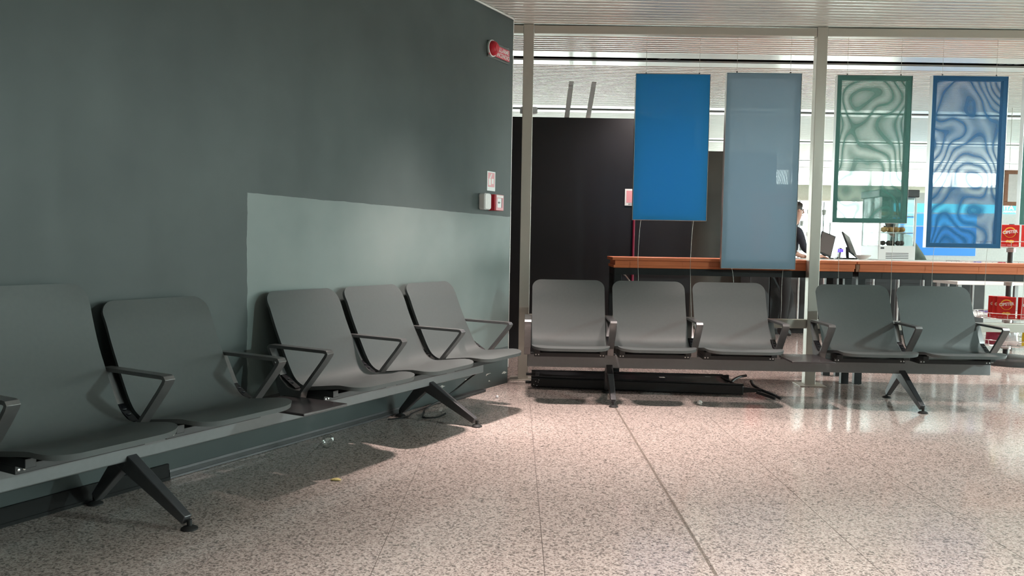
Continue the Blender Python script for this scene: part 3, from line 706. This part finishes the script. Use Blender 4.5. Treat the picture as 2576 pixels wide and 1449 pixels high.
# glass shelving with cups behind the customer
t = thing('glass_shelving', 'glass shelf unit holding cups and glasses beyond the customer', 'shelf', (4.55, 13.4, 0))
for x in (0, .5): MB().tube([(x, 0, 0.0005), (x, 0, 1.9)], .014, 8).build('upright', MT['chrome'], t); MB().tube([(x, .3, 0.0005), (x, .3, 1.9)], .014, 8).build('upright', MT['chrome'], t)
for k, z in enumerate((.85, 1.08, 1.30, 1.48, 1.66)): B(-.02, .52, -.02, .32, z, z+.012).build('shelf', MT['glassc'], t, 0)
for k, z in enumerate((1.092, 1.312, 1.492, 1.672)):
    for j in range(4):
        o = thing('cup', ('white cup on the ', 'drinking glass on the ')[(j+k) % 2]+('second', 'third', 'fourth', 'top')[k]+' shelf of the glass shelf unit', 'cup', (4.60+.12*j, 13.45, z), 0, 'cups and glasses on the glass shelves')
        MB().lathe([(.02, .0005), (.025, .004), (.036, .07), (.038, .085), (.034, .084), (.02, .008), (.001, .007)], n=12).build('body', (MT['ceramic'], MT['glassc'])[(j+k) % 2], o, 60)

# wire baskets with packets on a low shelf behind the second counter
t = thing('wire_basket', 'chrome wire basket of packets behind the second orange counter', 'basket', (5.02, 9.4, .80))
for z in (.0, .10, .22): MB().tube([(0, 0, z+.004), (.85, 0, z+.004), (.85, .3, z+.004), (0, .3, z+.004), (0, 0, z+.004)], .004, 6).build('ring_wire', MT['chrome'], t)
for k in range(15): MB().tube([(.06*k+.004, 0, .22), (.06*k+.004, 0, .004), (.06*k+.004, .3, .004), (.06*k+.004, .3, .22)], .0025, 6).build('wire', MT['chrome'], t)
for k in range(8):
    tag(B(0, .075, 0, .05, 0, .17+.02*(k % 3)).build('packet', (MT['purple'], MT['maroon'], MT['bluepack'], MT['silver'])[k % 4], None, 0, .008, (5.05+.1*k, 9.5+.04*(k % 2), .808)),
        ('purple packet in the wire basket', 'maroon packet in the wire basket', 'blue packet in the wire basket', 'silver packet in the wire basket')[k % 4], 'packet', 'packets in the wire basket')
t = thing('display_table', 'low white display table under the wire basket', 'table', (4.95, 9.3, 0))
B(0, 1.0, 0, .55, .76, .798).build('top', MT['white'], t, 0, .003)
for x in (.02, .94):
    for y in (.02, .49): B(x, x+.04, y, y+.04, .0005, .76).build('leg', MT['alu'], t, 0)
B(.03, .97, .03, .52, .42, .44).build('shelf', MT['white'], t, 0)
for k in range(6): tag(B(0, .14, 0, .2, 0, .02).build('magazine', (MT['bluepack'], MT['silver'], MT['purple'])[k % 3], None, 0, .002, (4.99+.155*k, 9.36, .4405)), ('blue', 'silver', 'purple')[k % 3]+' magazine lying on the shelf of the display table', 'magazine', 'magazines on the display table')

# ---------------------------------------------------------------- snack carousel
SX, SY = 5.02, 8.45
t = thing('snack_carousel', 'rotating wire snack stand with round trays on a steel pole', 'display stand', (SX, SY, 0))
MB().tube([(0, 0, .04), (0, 0, 1.42)], .026, 14).build('pole', MT['darkgrey'], t)
MB().lathe([(.001, .0005), (.30, .0005), (.30, .05), (.26, .075), (.04, .09), (.001, .09)], n=28).build('base', MT['darkgrey'], t)
TR = (.20, .47, .845, 1.185)
for z in TR:
    for r in (.30, .18, .05): MB().tube([(r*math.cos(a), r*math.sin(a), z) for a in (2*math.pi*k/28 for k in range(29))], .005, 6).build('tray_ring', MT['chrome'], t)
    MB().tube([(.31*math.cos(a), .31*math.sin(a), z+.055) for a in (2*math.pi*k/28 for k in range(29))], .004, 6).build('rail_ring', MT['chrome'], t)
    sp = MB()
    for k in range(12):
        a = 2*math.pi*k/12; sp.tube([(.04*math.cos(a), .04*math.sin(a), z), (.30*math.cos(a), .30*math.sin(a), z), (.31*math.cos(a), .31*math.sin(a), z+.055)], .003, 6)
    sp.build('spokes', MT['chrome'], t)
    MB().lathe([(.027, z-.05), (.045, z-.05), (.045, z-.01), (.027, z-.01)], n=14).build('collar', MT['alu'], t)
def snack_box(dx, dy, z, rz, label, grp):
    o = thing('snack_box', label, 'box', (SX+dx, SY+dy, z+.0055), rz, grp)
    B(-.080, .080, -.025, .025, 0, .215).build('carton', MT['redbox'], o, 0, .002)
    MB().lathe([(.001, -.0258), (.052, -.0258), (.052, -.0252), (.001, -.0252)], (0, 0, .14), 24, 'y').build('emblem_disc', MT['yellow'], o)
    MB().lathe([(.001, -.0266), (.044, -.0266), (.044, -.0259), (.001, -.0259)], (0, 0, .136), 24, 'y').build('emblem_centre', MT['redbox'], o)
    lettering('CIPSTER', .040, MT['letter'], o, (0, -.0272, .143), (math.pi/2, -.12, 0), .88, .0014)
    m = MB().prism([(-.038, .052), (-.02, .066), (-.005, .06), (.01, .068), (.036, .060), (.034, .04), (.012, .034), (-.008, .042), (-.03, .040)], -.0262, -.0253, 'y'); m.build('crisp_picture', MT['yellow'], o, 0)
    for xx in (-.05, 0, .05): B(xx-.02, xx+.02, -.0258, -.0252, .012, .018).build('small_print', MT['pink'], o, 0)
for z, nm in ((TR[3], 'top tray'), (TR[1], 'second tray')):
    for k, (dx, dy, rz) in enumerate(((-.135, -.20, -.45), (.055, -.225, .12), (.205, -.10, 1.0))):
        snack_box(dx, dy, z, rz, 'red snack carton on the carousel '+nm+('', ', facing the counter squarely', '')[k]+(', turned towards the display fridge', '', ', turned away from the display fridge')[k], 'red snack cartons on the '+nm)
    if nm == 'second tray':
        for q, (dx, dy) in enumerate(((-.138, -.130), (-.141, -.060))): snack_box(dx, dy, z, -.45, ('middle', 'rearmost')[q]+' red snack carton of three standing behind each other on the second tray', 'rear red snack cartons on the second tray')
def bag(dx, dy, z, rz, m, colr, tray):
    vs = []; fs = []; n, k = 8, 7; W, H, D = .072, .17, .028
    for sgn in (-1, 1):
        for i in range(n+1):
            for j in range(k+1):
                a, b = -1+2*i/n, j/k; e = (1-a**4)*(math.sin(math.pi*min(1, max(0, b)))**.5)
                vs.append((W*a*(1-.06*math.sin(math.pi*b)), sgn*D*e+.004*math.sin(7*a+9*b+dx*50), H*b))
    K = k+1; O = (n+1)*K
    for i in range(n):
        for j in range(k):
            q = i*K+j; fs += [(q, q+K, q+K+1, q+1), (O+q, O+q+1, O+q+K+1, O+q+K)]
    me = MB().add(vs, fs).build('snack_bag', m, None, 60, 0, (SX+dx, SY+dy, z+.006), (0, 0, rz))
    tag(me, colr+' crinkled snack bag on the carousel '+tray, 'bag', 'snack bags on the '+tray)
for z, nm, cs in ((TR[2], 'third tray', (('yellow', 'yellowwrap'), ('silver', 'silver'), ('silver', 'silver'), ('maroon', 'maroon'))), (TR[0], 'lowest tray', (('maroon', 'maroon'), ('silver', 'silver'), ('yellow', 'yellowwrap'), ('yellow', 'yellowwrap')))):
    for (cn, cm), (dx, dy, rz) in zip(cs, ((-.20, -.12, -.7), (-.08, -.21, -.25), (.09, -.21, .2), (.21, -.12, .7))): bag(dx, dy, z, rz, MT[cm], cn, nm)

# ---------------------------------------------------------------- blue kiosk, framed board, duct, trusses
t = thing('blue_kiosk', 'blue backlit airline kiosk wall with a white header', 'kiosk', (7.0, 15.6, 0))
B(0, 5.4, 0, .12, .0005, 2.2).build('backing', MT['white'], t, 0)
B(.05, 5.35, -.02, 0, 1.84, 2.0).build('header_band', MT['cyan'], t, 0)
B(.05, 1.6, -.02, 0, 1.59, 1.81).build('middle_band', MT['bluesign'], t, 0)
B(.05, 1.6, -.02, 0, 1.04, 1.57).build('lower_panel', MT['deepblue'], t, 0)
lettering('ITA', .10, mat('lit_letter', (1, 1, 1), .4, emit=(1, 1, 1), estr=1.5), t, (2.18, -.022, 1.945), RX, 1.2, .004)
lettering('AIRWAYS', .05, bpy.data.materials['lit_letter'], t, (2.2, -.022, 1.875), RX, 1.1, .001)
t = thing('framed_board', 'white notice board in a brown frame hanging beside the end screen', 'board', (6.18, 10.6, 1.72))
f = MB().box(0, .42, 0, .03, 0, .05).box(0, .42, 0, .03, .40, .45).box(0, .05, 0, .03, .05, .40).box(.37, .42, 0, .03, .05, .40); f.build('frame', MT['brown'], t, 0, .004)
B(.05, .37, .01, .02, .05, .40).build('sheet', MT['white'], t, 0)
for x in (.06, .36): MB().tube([(x, .015, .45), (x, .015, CZ-1.72)], .003, 6).build('hanging_cord', MT['wire'], t)
t = thing('ventilation_duct', 'long round beige duct running across the far hall', 'duct', (3.4, 17.6, 2.30))
MB().tube([(-.0, 0, 0), (9.5, 0, 0)], .17, 20).build('tube', MT['beige'], t)
for x in (1, 4.7, 8.4): MB().tube([(x, 0, .17), (x, 0, .645)], .012, 6).build('hanger', MT['alu'], t)
def truss(x0, x1, y, z, h, n, label):
    t = thing('roof_truss', label, 'truss', (x0, y, z)); L = x1-x0
    for zz, yy in ((0, 0), (h, -h*.5), (h, h*.5)): MB().tube([(0, yy, zz), (L, yy, zz)], .045, 8).build('chord', MT['truss'], t)
    st = L/n; me = None
    for k in range(n):
        for yy in (-h*.5, h*.5):
            for a, b in (((0, 0, 0), (st/2, yy, h)), ((st/2, yy, h), (st, 0, 0))):
                o = MB().tube([a, b], .022, 6).build('web_bar', MT['truss'], t); o.location.x = k*st
    for x in (0.02, L-.02): MB().tube([(x, 0, 0), (x, 0, 6.5-z-.001)], .04, 8).build('hanger', MT['truss'], t)
truss(4.5, 15.5, 20.2, 3.05, .55, 14, 'white lattice roof truss nearer the slatted ceiling edge')
truss(4.5, 15.5, 22.6, 3.9, .6, 14, 'higher white lattice roof truss by the far glazing')

# ---------------------------------------------------------------- people
def skin_mesh(name, V, E, mats, region, sub=2):
    """continuous body grown over a joint skeleton: V = {name: (pos, radius)}"""
    ks = list(V); me = bpy.data.meshes.new(name); me.from_pydata([V[k][0] for k in ks], [(ks.index(a), ks.index(b)) for a, b in E], [])
    ob = bpy.data.objects.new(name, me); col.objects.link(ob)
    ob.modifiers.new('skin', 'SKIN'); sv = me.skin_vertices[0].data
    for i, k in enumerate(ks):
        r = V[k][1]; sv[i].radius = r if isinstance(r, tuple) else (r, r); sv[i].use_root = (k == 'pelvis')
    ss = ob.modifiers.new('sub', 'SUBSURF'); ss.levels = sub; ss.render_levels = sub
    res = bpy.data.meshes.new_from_object(ob.evaluated_get(bpy.context.evaluated_depsgraph_get()))
    bpy.data.objects.remove(ob); res.name = name; res.materials.clear()
    for m in mats: res.materials.append(m)
    for p in res.polygons: p.material_index = region(p.center); p.use_smooth = True
    return res
def person(label, loc, rz, V, E, mats, region, hair, face):
    t = thing('person', label, 'person', loc, rz)
    me = skin_mesh('body', V, E, mats, region); o = bpy.data.objects.new('body', me); col.objects.link(o); o.parent = t
    hc, hr = hair
    bm = bmesh.new(); bmesh.ops.create_icosphere(bm, subdivisions=3, radius=1)
    bmesh.ops.delete(bm, geom=[v for v in bm.verts if v.co.z < -.35 or (v.co.x > .45 and v.co.z < .45)], context='VERTS')
    for v in bm.verts: v.co = Vector((v.co.x*hr[0], v.co.y*hr[1], v.co.z*hr[2]))+Vector(hc)
    me = bpy.data.meshes.new('hair'); bm.to_mesh(me); bm.free(); link('hair', me, MT['hair'], t, 60)
    if face:
        fx, fz = face
        for s in (-1, 1):
            MB().lathe([(.001, -.004), (.008, -.003), (.009, 0), (.001, .004)], (fx-.006, .032*s, fz), 10, 'x').build('eye', MT['hair'], t)
            MB().tube([(fx+.012+.001*k, .034*s+.024*math.cos(a), fz+.020*math.sin(a)) for k, a in enumerate(2*math.pi*q/12 for q in range(13))], .0025, 6).build('glasses_rim', MT['black'], t)
            MB().lathe([(.001, -.012), (.014, -.010), (.022, 0), (.014, .010), (.001, .012)], (fx-.10, .079*s, fz-.012), 10, 'y').build('ear', MT['skin'], t)
        MB().tube([(fx-.002, 0, fz+.005), (fx+.012, 0, fz-.02), (fx+.018, 0, fz-.038), (fx-.002, 0, fz-.046)], [.006, .010, .013, .009], 8).build('nose', MT['skin'], t, 60)
        MB().tube([(fx-.002, -.022, fz-.074), (fx+.006, 0, fz-.072), (fx-.002, .022, fz-.074)], .005, 6).build('mouth', MT['pink'], t, 60)
    return t
def hand(V, E, base, tip, side, k):
    """palm and five fingers from wrist 'base' (name) towards direction tip"""
    b = Vector(V[base][0]); d = Vector(tip).normalized(); s = Vector(side).normalized(); V[k+'palm'] = (tuple(b+d*.06), (.034, .016)); E.append((base, k+'palm'))
    for i, (o, L) in enumerate(((-.027, .062), (-.009, .074), (.009, .070), (.026, .054))):
        r0 = b+d*.095+s*o; V[f'{k}f{i}a'] = (tuple(r0), .0085); V[f'{k}f{i}b'] = (tuple(r0+d*L*.5+Vector((0, 0, -.006))), .008); V[f'{k}f{i}c'] = (tuple(r0+d*L+Vector((0, 0, -.018))), .0065)
        E += [(k+'palm', f'{k}f{i}a'), (f'{k}f{i}a', f'{k}f{i}b'), (f'{k}f{i}b', f'{k}f{i}c')]
    V[k+'t1'] = (tuple(b+d*.05-s*.045), .009); V[k+'t2'] = (tuple(b+d*.09-s*.062), .0075); E += [(k+'palm', k+'t1'), (k+'t1', k+'t2')]

# customer leaning on the service counter; local +x is the way the face looks
V = dict(pelvis=((0, 0, .92), (.125, .155)), waist=((.04, 0, 1.05), (.105, .135)), chest=((.10, 0, 1.26), (.115, .165)), neck0=((.135, 0, 1.40), (.065, .075)), neck=((.155, 0, 1.46), .052),
         jaw=((.185, 0, 1.535), (.066, .062)), head=((.18, 0, 1.62), (.088, .074)), crown=((.172, 0, 1.675), (.055, .05)),
         hl=((-.01, .09, .86), .088), kl=((.19, .10, .52), .064), al=((.10, .10, .10), .042), tl=((.22, .11, .045), (.036, .03)), hel=((.05, .10, .05), .034),
         hr=((-.02, -.09, .86), .088), kr=((.0, -.10, .50), .062), ar=((-.04, -.10, .10), .042), tr=((.09, -.12, .045), (.036, .03)), her=((-.08, -.10, .05), .034),
         sl=((.115, .17, 1.365), .058), el=((.19, .22, 1.12), .045), wl=((.40, .20, 1.035), .029),
         sr=((.105, -.17, 1.365), .058), er=((.16, -.23, 1.12), .045), wr=((.36, -.20, 1.045), .029))
E = [('pelvis', 'waist'), ('waist', 'chest'), ('chest', 'neck0'), ('neck0', 'neck'), ('neck', 'jaw'), ('jaw', 'head'), ('head', 'crown'), ('pelvis', 'hl'), ('hl', 'kl'), ('kl', 'al'), ('al', 'tl'), ('al', 'hel'),
     ('pelvis', 'hr'), ('hr', 'kr'), ('kr', 'ar'), ('ar', 'tr'), ('ar', 'her'), ('chest', 'sl'), ('sl', 'el'), ('el', 'wl'), ('chest', 'sr'), ('sr', 'er'), ('er', 'wr')]
hand(V, E, 'wl', (1, 0, -.08), (0, 1, 0), 'L'); hand(V, E, 'wr', (1, 0, -.1), (0, -1, 0), 'R')
def reg(c):
    if c.z < .095: return 3
    if c.x > .215 and .98 < c.z < 1.2 and abs(c.y) > .12: return 0
    if c.z < .98: return 1
    if c.z > 1.435: return 0
    return 2
person('standing person in black trousers and dark top leaning towards the service counter', (3.37, 10.50, 0), .25, V, E, (MT['skin'], MT['trousers'], MT['dark_top'], MT['shoe']), reg, ((.168, 0, 1.64), (.108, .088, .090)), (.262, 1.625))

# second person bent forward behind the display fridge
V2 = dict(pelvis=((0, 0, .90), (.125, .16)), waist=((.09, 0, 1.06), (.12, .15)), chest=((.24, 0, 1.25), (.13, .175)), neck0=((.34, 0, 1.34), (.06, .07)), neck=((.38, 0, 1.37), .052),
          jaw=((.44, 0, 1.39), (.06, .06)), head=((.46, 0, 1.47), (.085, .074)), crown=((.455, 0, 1.53), (.055, .05)),
          hl=((-.02, .09, .84), .09), kl=((.02, .10, .48), .064), al=((-.03, .10, .10), .042), tl=((.10, .11, .045), (.036, .03)),
          hr=((-.02, -.09, .84), .09), kr=((.02, -.10, .48), .064), ar=((-.03, -.10, .10), .042), tr=((.10, -.11, .045), (.036, .03)),
          sl=((.27, .19, 1.29), .066), el=((.30, .25, 1.02), .052), wl=((.44, .22, 1.00+.08), .03), sr=((.27, -.19, 1.29), .066), er=((.30, -.25, 1.02), .052), wr=((.44, -.22, 1.08), .03))
E2 = [e for e in E if e[0] in V2 and e[1] in V2]
hand(V2, E2, 'wl', (1, 0, -.1), (0, 1, 0), 'L'); hand(V2, E2, 'wr', (1, 0, -.1), (0, -1, 0), 'R')
def reg2(c):
    if c.z < .095: return 3
    if c.x > .40: return 0
    if c.z < .86: return 1
    return 2
person('person in a green-grey jacket bending forward behind the display fridge', (5.84, 12.05, 0), math.pi+.1, V2, E2, (MT['skin'], MT['trousers'], MT['jacket'], MT['shoe']), reg2, ((.45, 0, 1.49), (.108, .088, .092)), (.542, 1.475))
